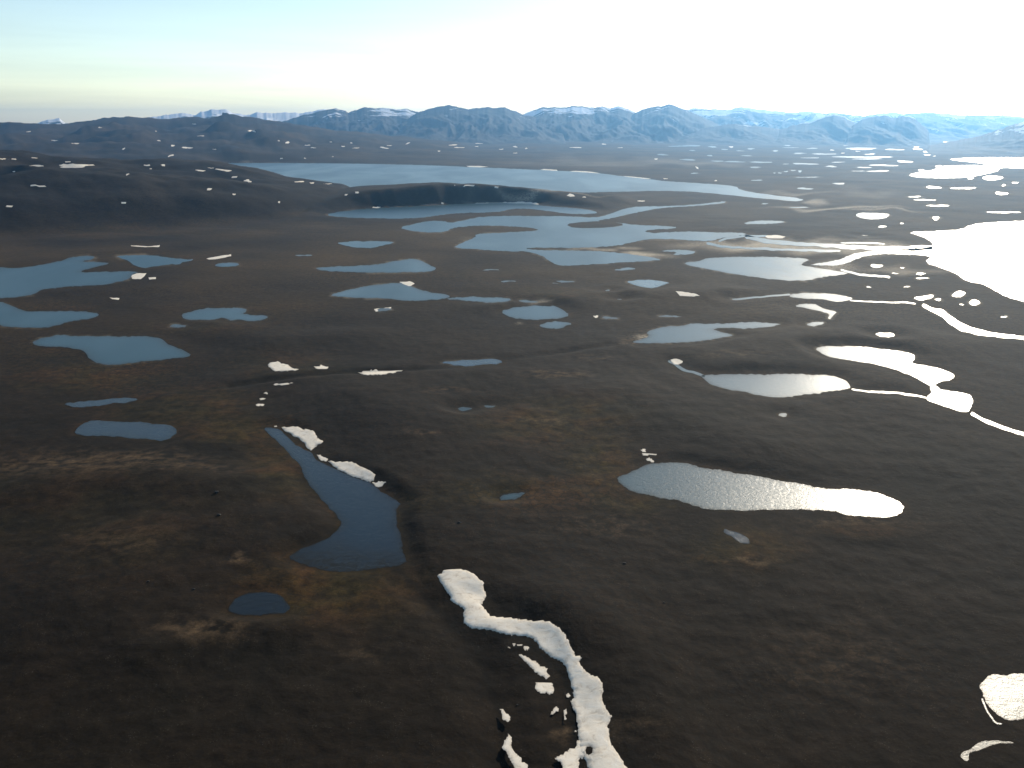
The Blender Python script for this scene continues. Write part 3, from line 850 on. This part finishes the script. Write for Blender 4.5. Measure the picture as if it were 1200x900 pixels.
nA, nR = GX.shape
verts = np.stack([GX, GY, GZ], 2).reshape(-1, 3)
link('ground', verts, grid_faces(nA, nR)[:, ::-1], M_G, 'dark brown rolling tundra plain reaching from below the camera to the mountains', 'ground', None, 'structure',
     attrs=dict(moss=moss, bare=bare, sand=sand, wet_shade=wet_shade, falloff_tone=np.clip(sstep(1500, 4500, gR) * (.45 + .45 * gnoise(GX / 1100, GY / 1100, 77) + .3 * gnoise(GX / 350, GY / 350, 78)), 0, .9), rock=np.maximum(sstep(6, 40, hills) * .85 * sstep(16000, 10000, gR), blobs([(470, 231, 150, 13, .8), (330, 228, 140, 18, .75), (150, 222, 240, 28, .85), (-50, 222, 140, 28, .85)])) * (.75 + .25 * gnoise(GX / 900, GY / 900, 66))))

# ================================================================== WATER SHEETS
for L in LAKES:
    ga = np.array(L['g']); rl = float(np.hypot(ga[:, 0], ga[:, 1]).mean())
    inner = []
    if rl < 4200 and L['name'] != 'stream':
        st = max(3.0, math.sqrt(np.ptp(ga[:, 0]) * np.ptp(ga[:, 1]) / 5000))
        ix, iy = np.meshgrid(np.arange(ga[:, 0].min(), ga[:, 0].max(), st), np.arange(ga[:, 1].min(), ga[:, 1].max(), st))
        ix = ix.ravel(); iy = iy.ravel(); dd = sdist(L['g'], ix, iy); m = dd < -.5 * st
        for h_ in L['gh']: m &= sdist(h_, ix, iy) > .5 * st
        inner = list(zip(ix[m].tolist(), iy[m].tolist()))
    v, f = cdt(L['g'], L['gh'], inner)
    z = np.zeros(len(v))
    shal = np.zeros(len(v))
    if inner:
        dv = np.abs(sdist(L['g'], v[:, 0], v[:, 1]))
        sc = .0045 * rl * (1 + .6 * gnoise(v[:, 0] / 60, v[:, 1] / 60, 91))
        shal = .8 * np.exp(-dv / np.maximum(sc, 1.5))
        if 'deep dark' in L['label']:
            qx, qy = to_px(v[:, 0], v[:, 1], 0.0)
            shal = np.maximum(shal, .85 * sstep(622, 668, qy + 8 * gnoise(v[:, 0] / 40, v[:, 1] / 40, 92) + .12 * (400 - qx)))
        if 'near-black' in L['label']: shal = np.maximum(shal, .35)
    link(L['name'], np.column_stack([v, z]), f, M_D if ('dark' in L['label'] and 'pond' in L['label'] or 'deep dark' in L['label'] or 'near-black' in L['label'] or 'in the hollow' in L['label']) else M_W, L['label'], {'lake': 'lake', 'pond': 'pond', 'stream': 'stream'}[L['name']], L['group'], 'structure', smooth_=False, attrs=dict(shallow=shal))

# ================================================================== SNOW
SNOW = []


def snow(pts, label, thick=1.5, holes=(), group='patches of old snow on the tundra', amp_=.6, step=3.0, edge=2.0, lift=0.0, sm=0):
    if isinstance(pts, str): pts = P(pts)
    if sm: pts = smooth(pts, sm)
    o = rough(pts, amp_, step)
    if pts[0][1] > 420: o = wander(rough(o, .3, 1.3) if pts[0][1] > 600 else o, .6)
    SNOW.append(dict(px=o, holes=[rough(P(h), .2, 3) for h in holes], label=label, thick=thick, group=group, edge=edge))


snow('I 340,225 360,208 400,202 440,205 475,222 500,250 510,295 495,330 525,365 580,372 660,380 730,385 765,405 790,430 800,460 825,505 845,512 835,527 864,566 900,580 922,610 915,660 930,690 953,720 935,750 950,820 985,870 1005,900 1060,1000 900,1000 865,890 855,865 840,838 838,815 832,790 830,750 822,705 808,670 818,630 800,580 790,545 765,522 735,510 710,490 690,470 675,445 640,434 590,434 555,424 520,415 465,412 430,390 432,360 425,335 385,310 385,298 355,260',
     'great winding tongue of white snow running down to the bottom edge', thick=3.6, holes=['I 858,836 864,824 876,822 884,832 882,844 870,852 860,848'], amp_=.8, step=2.2, edge=2.2)
snow('m 415,868 440,852 465,838 480,822 505,812 512,800 508,785 528,778 548,790 552,805 545,830 550,850 535,862 525,858 515,870 520,900 525,960 440,960 450,905',
     'ragged snow apron touching the great tongue at the bottom edge', thick=1.6, amp_=.8, step=2)
snow('m 255,400 275,405 330,430 355,455 382,462 380,475 393,498 380,508 350,495 325,478 300,450 270,425', 'elongated snow scrap beside the bend of the great snow tongue', thick=1.4, amp_=.9, step=1.6)
snow('m 328,525 350,522 370,527 400,525 408,545 405,570 390,582 375,570 355,575 330,560', 'squarish cracked snow scrap below the elongated one by the great tongue', thick=1.2, amp_=.9, step=1.6)
snow('m 174,655 185,655 195,672 210,680 217,705 200,714 182,700', 'small upright snow fleck above the thin snow strip near the bottom', thick=1, amp_=.6, step=1.6)
snow('m 190,805 200,790 210,765 222,775 228,800 222,822 240,850 262,870 270,890 290,895 310,960 250,960 225,895 200,850 180,825', 'thin dirty snow strip left of the great tongue at the bottom edge', thick=1.4, amp_=.8, step=1.6)
for s_, lb in [('m 228,353 240,352 244,360 232,362', 'leftmost of the snow crumbs in the crook of the great tongue'),
               ('m 247,360 262,353 273,358 268,367 252,367', 'middle snow crumb in the crook of the great tongue'),
               ('m 275,366 288,362 299,372 296,383 283,382', 'rightmost snow crumb in the crook of the great tongue'),
               ('m 203,367 212,364 220,372 210,373', 'faint snow crumb lying left of the crumbs in the crook'),
               ('m 458,580 470,574 482,582 475,592 462,590', 'small round snow crumb against the left flank of the great tongue'),
               ('m 400,655 415,635 425,636 430,652 415,660 405,672 392,670', 'forked snow crumb below the squarish scrap'),
               ('m 452,648 466,645 470,665 462,672 466,690 452,697 456,675', 'ragged upright snow crumb right of the forked one'),
               ('m 502,740 510,739 511,748 503,748', 'tiniest snow dot beside the lower great tongue')]:
    snow(s_, lb, thick=.7, amp_=.3, step=1.5)
snow('n 248,503 335,500 380,516 430,520 450,535 460,565 497,587 470,605 440,628 420,640 400,632 385,600 350,570 300,540 265,522',
     'jagged cream snow bank at the head of the deep dark blue lake', thick=3, amp_=.7, step=1.8)
snow('n 522,700 590,708 665,700 700,730 740,745 775,765 800,785 798,812 770,822 730,815 680,800 620,770 570,745', 'long snow bank on the right shore of the dark blue lake', thick=3, amp_=.7, step=1.8)
snow('n 455,665 480,662 490,678 522,690 515,705 485,700 462,685', 'short snow strip joining the two banks by the dark lake', thick=1.6, amp_=.5, step=1.6)
snow('n 783,825 820,822 866,826 850,845 815,855 800,850', 'small snow chip at the lower end of the dark lake banks', thick=1.5, amp_=.5, step=1.6)
snow('n 200,494 218,492 220,499 205,500', 'speck of snow at the very head of the dark lake', thick=.8, amp_=.1)
snow('n 168,140 185,125 225,117 245,130 290,138 310,155 348,163 330,172 260,175 215,175 185,155', 'ragged snow patch above the dark creek line, larger of two', thick=2.2, amp_=.6, step=2)
snow('n 440,148 470,145 480,137 500,147 527,150 520,160 450,160', 'small snow patch above the creek line, right of the ragged one', thick=1.4, amp_=.4, step=2)
snow('n 697,185 740,170 800,168 860,175 960,170 950,177 880,188 830,197 740,197', 'spindle-shaped snow patch on the creek line', thick=2, amp_=.5, step=2)
snow('n 202,258 225,248 265,246 320,243 300,250 240,260 215,264', 'thin snow sliver under the creek line', thick=1.2, amp_=.3, step=2)
for s_, q in [('n 95,372 120,366 150,368 145,378 105,381', 'lowest'), ('n 121,337 140,333 157,337 150,345 125,345', 'middle'), ('n 143,303 160,299 172,305 165,312 158,307', 'topmost and faintest')]:
    snow(s_, q + ' of three snow chips dropping from the creek line to the dark lake', thick=.9, amp_=.3, step=2)
snow('A 460,668 480,662 515,660 508,672 495,682 465,680', 'white snow patch at the tip of the fingered left-edge lake', thick=2, amp_=.5)
snow('A 522,676 548,675 548,681 525,682', 'tiny snow chip right of the patch by the fingered lake', thick=1, amp_=.1)
snow('A 725,610 760,602 812,594 813,600 770,610 735,613', 'curved white snow sliver above the tiny left pond', thick=1.5, amp_=.3)
snow('A 460,563 520,566 562,562 560,568 520,569 462,566', 'thin snow thread above the thin blue left lake', thick=1.5, amp_=.2)
snow('A 385,746 400,747 420,748 418,755 395,752', 'faint pair of snow chips between the two left-edge lakes', thick=1, amp_=.2)
snow('B 505,692 540,688 558,697 540,708 520,707', 'snow patch sitting on the upper shore of the humped lake', thick=2.2, amp_=.5)
snow('B 415,787 475,780 475,790 420,795', 'faint snow sliver just below the humped lake', thick=1, amp_=.3)
snow('C 575,725 610,727 650,735 660,742 620,742 590,740', 'bright snow drift at the head of a thin stream right of centre', thick=2, amp_=.5)
snow('p 553,238.3 583,237 610,237 628,237.6 632,239.6 600,239.4 575,238.6', 'white strip along the far shore of the long narrow lake', thick=1.5, amp_=.2)
snow('C 290,533 330,530 360,533 355,540 300,540 D 250,535', 'pale snow bar above the delta channel', thick=1.5, amp_=.3) if False else None
snow('D 280,528 330,527 362,532 350,538 300,538', 'pale snow bar above the delta channel', thick=1.5, amp_=.3)
snow('C 192,388 203,381 215,383 222,390 205,392', 'bright snow spot on the land strip below the vast far lake', thick=2.5, amp_=.2)
snow('F 1155,215 1180,210 1200,217 1200,225 1185,232 1170,232', 'snow scrap at the upper end of the short stream', thick=1.6, amp_=.5)
for cx, cy, w_, h_, q in [(1060, 533, 22, 9, 'upper'), (1080, 548, 40, 9, 'broken middle'), (1085, 568, 30, 12, 'lowest')]:
    snow(ell('F', cx, cy, w_, h_), q + ' snow scrap above the left end of the torpedo-shaped lake', thick=1, amp_=0, step=9)
snow(ell('F', 895, 63, 22, 6), 'snow fleck beside a tiny pool at the centre', thick=1, amp_=0, step=9)
snow('c 130,397 150,393 210,396 215,402 170,403', 'short ice rim on the far shore of the vast lake', thick=4, amp_=.1)
snow('c 230,407 300,401 370,405 412,413 380,417 330,412 260,411', 'long ice rim on the far shore of the vast lake', thick=4, amp_=.1)
snow('c 505,425 560,428 650,437 640,440 560,434 510,430', 'thin ice rim at the right part of the far shore', thick=4, amp_=.1)
snow('b 985,378 1050,378 1090,382 1060,385 1000,384', 'small ice rim on the far shore, left one', thick=4, amp_=.1)


def many(cr, L, label, group, thick):
    for q in L:
        cx, cy, w_, h_ = q[:4]
        ox, oy, k_ = CROPS[cr]; X_ = ox + cx / k_; Y_ = oy + cy / k_
        if taken(X_, Y_, w_ / k_, h_ / k_): continue
        lab = describe('snow fleck', X_, Y_, w_ / k_, h_ / k_)
        w_ *= random.uniform(.6, .95); h_ *= random.uniform(.4, .75)
        snow(ell(cr, cx, cy, w_ * 1.05, h_ * 1.1, 14, q[4] if len(q) > 4 else 0), lab, thick=thick, group=group, amp_=0, step=9)


many('a', [(15,345,30,10),(60,347,50,5),(162,340,35,10),(175,377,90,12),(690,375,32,10),(705,392,20,6),(765,375,38,10),(940,400,40,8,.1),
           (990,388,40,7,.1),(1100,430,28,16),(1160,448,40,14),(980,488,32,11),(1097,511,26,9),(175,472,100,8),(20,407,35,6),(598,418,18,10,-.5),
           (580,552,35,9),(35,568,60,8),(65,405,15,5),(318,359,25,7)], 'white snow fleck on the dark hill at the left', 'snow flecks on the dark left hill', 2.5)
snow(ell('a', 350, 377, 190, 15), 'longest snow streak on the dark left hill', thick=3, amp_=.2)
snow(ell('a', 1050, 398, 60, 9, 16, .15), 'brightest snow fleck near the crest of the dark left hill', thick=3, amp_=.2)
many('b', [(205,452,50,8),(263,458,35,6),(337,462,45,6),(423,513,20,8),(108,548,20,9),(475,502,28,7),(565,573,35,8),(875,553,18,5),(930,468,18,6),
           (1005,470,75,8),(1090,478,18,7),(1127,478,35,8)], 'small white snow fleck on the low dark ridge before the vast lake', 'snow flecks on the low ridge', 2.0)
many('c', [(338,524,25,7),(605,543,30,8)], 'small snow fleck on the land strip below the vast far lake', 'snow flecks below the vast lake', 2.0)
many('b', [(148,268,25,12),(108,259,16,6),(242,281,28,9),(268,293,25,7),(352,266,16,6),(408,287,22,9),(447,270,20,8),(468,294,35,6),(600,293,35,9,.15),
           (712,272,22,8,-.2),(925,280,45,10),(950,292,60,6),(1055,259,95,6),(858,309,20,7),(120,344,12,6),(230,343,10,8),(360,335,12,5),(1150,300,25,6),(1050,272,50,5),
           (1035,287,30,5),(625,283,40,4)],
     'tiny snow fleck on the blue foothills beyond the vast lake', 'snow flecks on the far foothills', 5.0)
many('a', [(468,198,28,6),(258,259,40,6),(355,273,45,9),(745,260,25,8),(875,293,45,10),(810,283,30,10),(800,330,30,12,-.4),(1005,300,30,6),(580,298,18,14,-.6),
           (942,238,45,6),(1180,215,60,9),(915,182,25,6),(135,218,20,6),(265,282,10,6),(730,215,14,5)], 'pale snow fleck on the hazy blue range at the left', 'snow flecks on the hazy left range', 6.0)
many('c', [(350,244,25,7),(430,276,28,9),(508,293,25,6),(15,288,30,9),(67,296,14,6),(15,318,25,5),(300,292,110,5),(675,346,28,6),(795,350,25,8),(867,386,20,12,.6),
           (850,231,50,7),(840,260,25,6),(983,299,28,9),(1027,289,25,7),(1098,256,35,5),(1028,228,20,6),(955,447,14,9),(718,438,20,6),(560,270,40,4),(190,205,60,6),(430,211,70,6,.25),(620,216,30,8)],
     'tiny snow fleck on the plain between the vast lake and the mountains', 'snow flecks before the mountains', 5.0)
many('d', [(300,304,28,8),(410,246,20,6),(535,244,65,8),(630,251,25,6),(755,220,55,12),(920,218,22,10),(880,226,14,6),(210,290,30,6),(205,241,25,6),(205,270,30,4),(820,222,18,5),(830,235,20,5),(1150,198,60,10),
           (620,276,18,8),(390,275,25,5),(320,263,25,6),(1100,240,25,5),(780,332,14,5),(420,310,30,5),(350,318,25,5),(780,245,20,5),(40,236,30,6),(690,250,25,4)],
     'tiny snow fleck among the ponds of the far right plain', 'snow flecks on the far right plain', 5.0)

# all outlines of snow meet the ground in one go
flatpts = np.array([q for s_ in SNOW if s_ for q in s_['px'] + [p for h_ in s_['holes'] for p in h_]])
hx, hy = hit(flatpts[:, 0], flatpts[:, 1])
k = 0
for s_ in SNOW:
    rings = []
    for ring in [s_['px']] + s_['holes']:
        rings.append(list(zip(hx[k:k + len(ring)].tolist(), hy[k:k + len(ring)].tolist()))); k += len(ring)
    poly = rings[0]; holes = rings[1:]
    a = np.array(poly)
    x0, y0 = a.min(0); x1, y1 = a.max(0)
    r = float(np.hypot(a[:, 0], a[:, 1]).mean())
    _w = max(4.0, min(x1 - x0, y1 - y0))
    st = max(1.6 if r < 2200 else 3.0, math.sqrt((x1 - x0) * (y1 - y0) / (5200 if (y1 - y0) > 150 and r < 2200 else 260)))
    gx_, gy_ = np.meshgrid(np.arange(x0, x1, st), np.arange(y0, y1, st))
    gx_ = gx_.ravel() + np.random.RandomState(3).uniform(-.3, .3, gx_.size) * st
    gy_ = gy_.ravel() + np.random.RandomState(5).uniform(-.3, .3, gy_.size) * st
    d = sdist(poly, gx_, gy_)
    for h_ in holes: d = np.maximum(d, -sdist(h_, gx_, gy_))
    m = d < -.45 * st
    inner = list(zip(gx_[m].tolist(), gy_[m].tolist()))
    # a ring of points just inside the outline gives the patch its thick broken edge
    if r < 2600:
        area = sum(poly[i][0] * poly[(i + 1) % len(poly)][1] - poly[(i + 1) % len(poly)][0] * poly[i][1] for i in range(len(poly)))
        sg = 1 if area > 0 else -1
        ri = []
        for i in range(len(poly)):
            p0 = poly[i - 1]; p1 = poly[(i + 1) % len(poly)]
            ex, ey = p1[0] - p0[0], p1[1] - p0[1]; Lh = math.hypot(ex, ey) or 1
            ri.append((poly[i][0] - sg * ey / Lh * .6, poly[i][1] + sg * ex / Lh * .6))
        ra = np.array(ri); dd = sdist(poly, ra[:, 0], ra[:, 1])
        inner += [q for q, u in zip(ri, dd) if u < -.4]
    v, f = cdt(poly, holes, inner)
    d = np.maximum(0, -sdist(poly, v[:, 0], v[:, 1]))
    for h_ in holes: d = np.minimum(d, np.abs(sdist(h_, v[:, 0], v[:, 1])))
    T = .24 * s_['thick'] * (1 + .10 * fbm(v[:, 0] / 22, v[:, 1] / 22, 3, 9))
    ew = 1.0 if r < 2600 else max(1., .0006 * r)
    z = np.maximum(ground_z(v[:, 0], v[:, 1]), 0.0 if r < 2600 else -9)
    z = z - .15 + (1 - np.exp(-d / ew)) * T + .12 + 1.0e-4 * r
    link('snow_patch', np.column_stack([v, z]), f, M_S, s_['label'], 'snow patch', s_['group'], None, smooth_=r > 2600, attrs=dict(margin=np.exp(-d / 1.1) * (1.0 if r < 2600 else 0)))

# ================================================================== MOUNTAINS
def mountain(label, skyline, rc, rf, rb, material=None, seed=1, snowy=.0, kx=1800., rug=.34):
    pts = P('p ' + skyline)
    # fine irregularities along the crest
    xs = np.arange(pts[0][0], pts[-1][0] + .5, .8)
    ys = np.interp(xs, [q[0] for q in pts], [q[1] for q in pts])
    ys = ys + .8 * fbm(xs / 9., xs * 0, 4, seed) * np.interp(xs, [xs[0], xs[0] + 12, xs[-1] - 12, xs[-1]], [0, 1, 1, 0])
    x, y, z = rays(xs, ys)
    az = np.arctan2(x, y); zc = np.maximum(CAM_H + rc * z / np.hypot(x, y), 3)
    e_ = min(5., (xs[-1] - xs[0]) * .2)
    zc = zc * sstep(xs[0], xs[0] + e_, xs) * sstep(xs[-1], xs[-1] - e_, xs) + 1
    nr = 90
    tt = np.concatenate([np.linspace(0, 1, 64, endpoint=False), np.linspace(1, 2, 26)])
    A, T = np.meshgrid(az, tt, indexing='ij')
    Zc = np.repeat(zc[:, None], nr, 1)
    Rr = np.where(T < 1, rf + (rc - rf) * T, rc + rb * (T - 1))
    tc = np.where(T < 1, T, 2 - T)
    X = Rr * np.sin(A); Y = Rr * np.cos(A)
    # spurs: lateral warping of the crest line as it comes down
    sp_ = ridged(X / kx + .25 * gnoise(Y / 3000, X / 3000, 7), Y / (kx * 2.6), 5, seed + 50)
    sp_ = (sp_ - .55) / .45
    prof = tc ** 1.35
    z = Zc * (prof + rug * (sp_ - .45) * np.sin(np.pi * np.clip(tc, 0, 1)) ** .8 * (1 - tc ** 4))
    foot = ground_z(X, Y)
    z = np.maximum(z, -30) + foot * (1 - prof) * sstep(0, .3, tc) - 12 * (1 - sstep(0, .08, tc))
    # keep the flanks from rising in front of the crest
    lim = CAM_H + (Zc - CAM_H) / rc * Rr
    z = np.where(T < 1, np.minimum(z, lim - 2 * (1 - tc)), z)
    V = np.stack([X, Y, z], 2).reshape(-1, 3)
    sn = (np.clip(z / max(zc.max(), 1), 0, 1) - .5 + .5 * (.5 - sp_) * .6 + snowy)
    link('mountain', V, grid_faces(len(az), nr)[:, ::-1], material or M_R, label, 'mountain', 'mountains along the horizon', 'structure', attrs=dict(snow=sn))


mountain('faint pale snow-covered summits rising behind the left blue range', '30,146 45,144 57,140 70,139 76,144 100,147 150,146 160,140 175,137 190,135.5 207,133 217,132.5 229,135 235,131 250,128.5 265,128 272,132 290,135 300,132 325,132.5 337,131.5 350,133 362,131 380,128 400,133 420,142', 47000, 38000, 6000, M_RS, 21, .55)
mountain('long blue-white ridge showing between the central peaks and the right', '800,140 805,128.7 815,126.5 830,128.5 842,127.5 852,129.5 862,126 875,126 887,128 900,129.5 915,130.5 932,132 947,130.5 962,132.5 982,132.5 1000,135 1012,136 1025,134 1045,131.5 1060,133.5 1085,132 1100,133 1125,135 1150,135.5 1175,135 1200,137.5 1260,135 1330,140', 46000, 38000, 7000, M_RS, 22, .12)
mountain('blue snow-streaked massif left of the central summit', '300,150 320,146 345,138 360,134 377,130 392,127 405,130 408,132 427,125.5 440,127 455,126.3 465,128.7 475,127 489,131 505,136 520,146', 39000, 30000, 6000, M_R, 23, .12)
mountain('broad dark blue mountain with a pointed summit at the centre', '440,156 465,146 480,138 489,132 510,125.5 527,123 540,126.3 547,128.2 565,125.8 577,126.3 592,125.8 600,129 612,134 640,140 665,152', 36000, 27500, 6000, M_R, 24, .0)
mountain('wide three-domed blue mountain with white gullies, right of centre', '595,146 600,131 612,134.5 625,129 637,125.8 650,125.5 660,126.2 672,124.5 682,124.3 690,126.2 707,125 715,127 725,124.3 735,127 745,132 758,138 770,148', 38000, 29500, 6000, M_R, 25, .16)
mountain('shapely blue peak with a small knob on its summit', '715,152 730,141 745,132 760,125.8 775,124.5 783.5,122 792,124.5 805,129 825,138 850,150 868,157', 37000, 29000, 6000, M_R, 26, .05)
mountain('dark blue foothill dome in front of the right hand ridge', '905,156 925,148 950,142.5 965,137 977,133.5 990,137 1003,145 1015,154', 33000, 28000, 4000, M_R, 27, .05)
mountain('double-humped blue foothill at the right end of the range', '990,156 1000,146.5 1010,140 1022,137 1037,135.2 1047,138.5 1055,137 1065,135.6 1073,139 1080,146 1092,156', 32000, 27500, 4000, M_R, 28, .08)
mountain('low blue foothill swell between the central peaks and right domes', '800,158 830,149 860,145 880,147 905,150 930,154 950,158', 33500, 28000, 4000, M_R, 29, .05)
mountain('dim hill rising at the right edge under the glare', '1085,171.5 1110,166.5 1150,159 1170,152 1185,147 1200,143 1260,140 1340,150', 26000, 21000, 4000, M_R, 30, .1)

mountain('small rocky tooth standing on the crest of the left blue range', '258,141 261,137.5 263.5,134.5 266,132.6 268.5,134 271,137 274,141', 24700, 24100, 500, M_R, 31, -.2)

# ================================================================== BOULDERS
def boulder(px, py, size, label, seed):
    x, y = hit(np.array([px]), np.array([py])); x, y = float(x[0]), float(y[0])
    rnd = random.Random(seed)
    V = []; F = []
    nu, nv = 9, 6
    for j in range(nv + 1):
        for i in range(nu):
            th = math.pi * j / nv; ph = 2 * math.pi * i / nu
            k_ = 1 if j in (0, nv) else rnd.uniform(.78, 1.15)
            V.append((size * 1.2 * k_ * math.sin(th) * math.cos(ph), size * .9 * k_ * math.sin(th) * math.sin(ph), size * (.55 * k_ * math.cos(th) + .35)))
    for j in range(nv):
        for i in range(nu):
            a_ = j * nu + i; b_ = j * nu + (i + 1) % nu
            F.append((a_, a_ + nu, b_ + nu, b_))
    o = link('boulder', V, F, M_B, label, 'boulder', 'dark boulders on the tundra', None, smooth_=False)
    o.location = (x, y, float(ground_z(x, y)))


for i, (px, py, s_, lb) in enumerate([(731.7, 660.7, 2.2, 'dark boulder up the slope right of the snow tongue head'), (606, 826, 1.0, 'small boulder between the snow tongue and thin strip'),
                                      (254, 577, 3.4, 'dark boulder on the slope left of the dark blue lake, upper one'), (256.5, 604, 3.0, 'dark boulder on the slope left of the dark blue lake, lower one'),
                                      (174, 682, 1.8, 'boulder on bare ground left of the near-black pond'), (227, 691, 1.8, 'boulder nearer the near-black pond on its left'),
                                      (778, 707, 1.4, 'little boulder right of the snow tongue bend'), (538, 613, 2.4, 'little boulder above the head of the snow tongue')]):
    boulder(px, py, s_, lb, i)

# ================================================================== HAZE
hz, t, b = mat('haze_air')
t.nodes.remove(b)
pv = nn(t, 'ShaderNodeVolumePrincipled')
pv.inputs['Color'].default_value = (.24, .55, 1.0, 1)
pv.inputs['Density'].default_value = HAZE_DENSITY
pv.inputs['Anisotropy'].default_value = HAZE_ANISO
t.links.new(pv.outputs[0], t.nodes['Material Output'].inputs['Volume'])
hx0, hy0, zb, zt = 72000., 72000., -80., 1650.
V = [(-hx0, -hy0, zb), (hx0, -hy0, zb), (hx0, hy0, zb), (-hx0, hy0, zb), (-hx0, -hy0, zt), (hx0, -hy0, zt), (hx0, hy0, zt), (-hx0, hy0, zt)]
link('haze', V, [(0, 3, 2, 1), (4, 5, 6, 7), (0, 1, 5, 4), (1, 2, 6, 5), (2, 3, 7, 6), (3, 0, 4, 7)], hz, 'thin blue air haze over the whole plain and mountains', 'haze', None, 'stuff', smooth_=False)
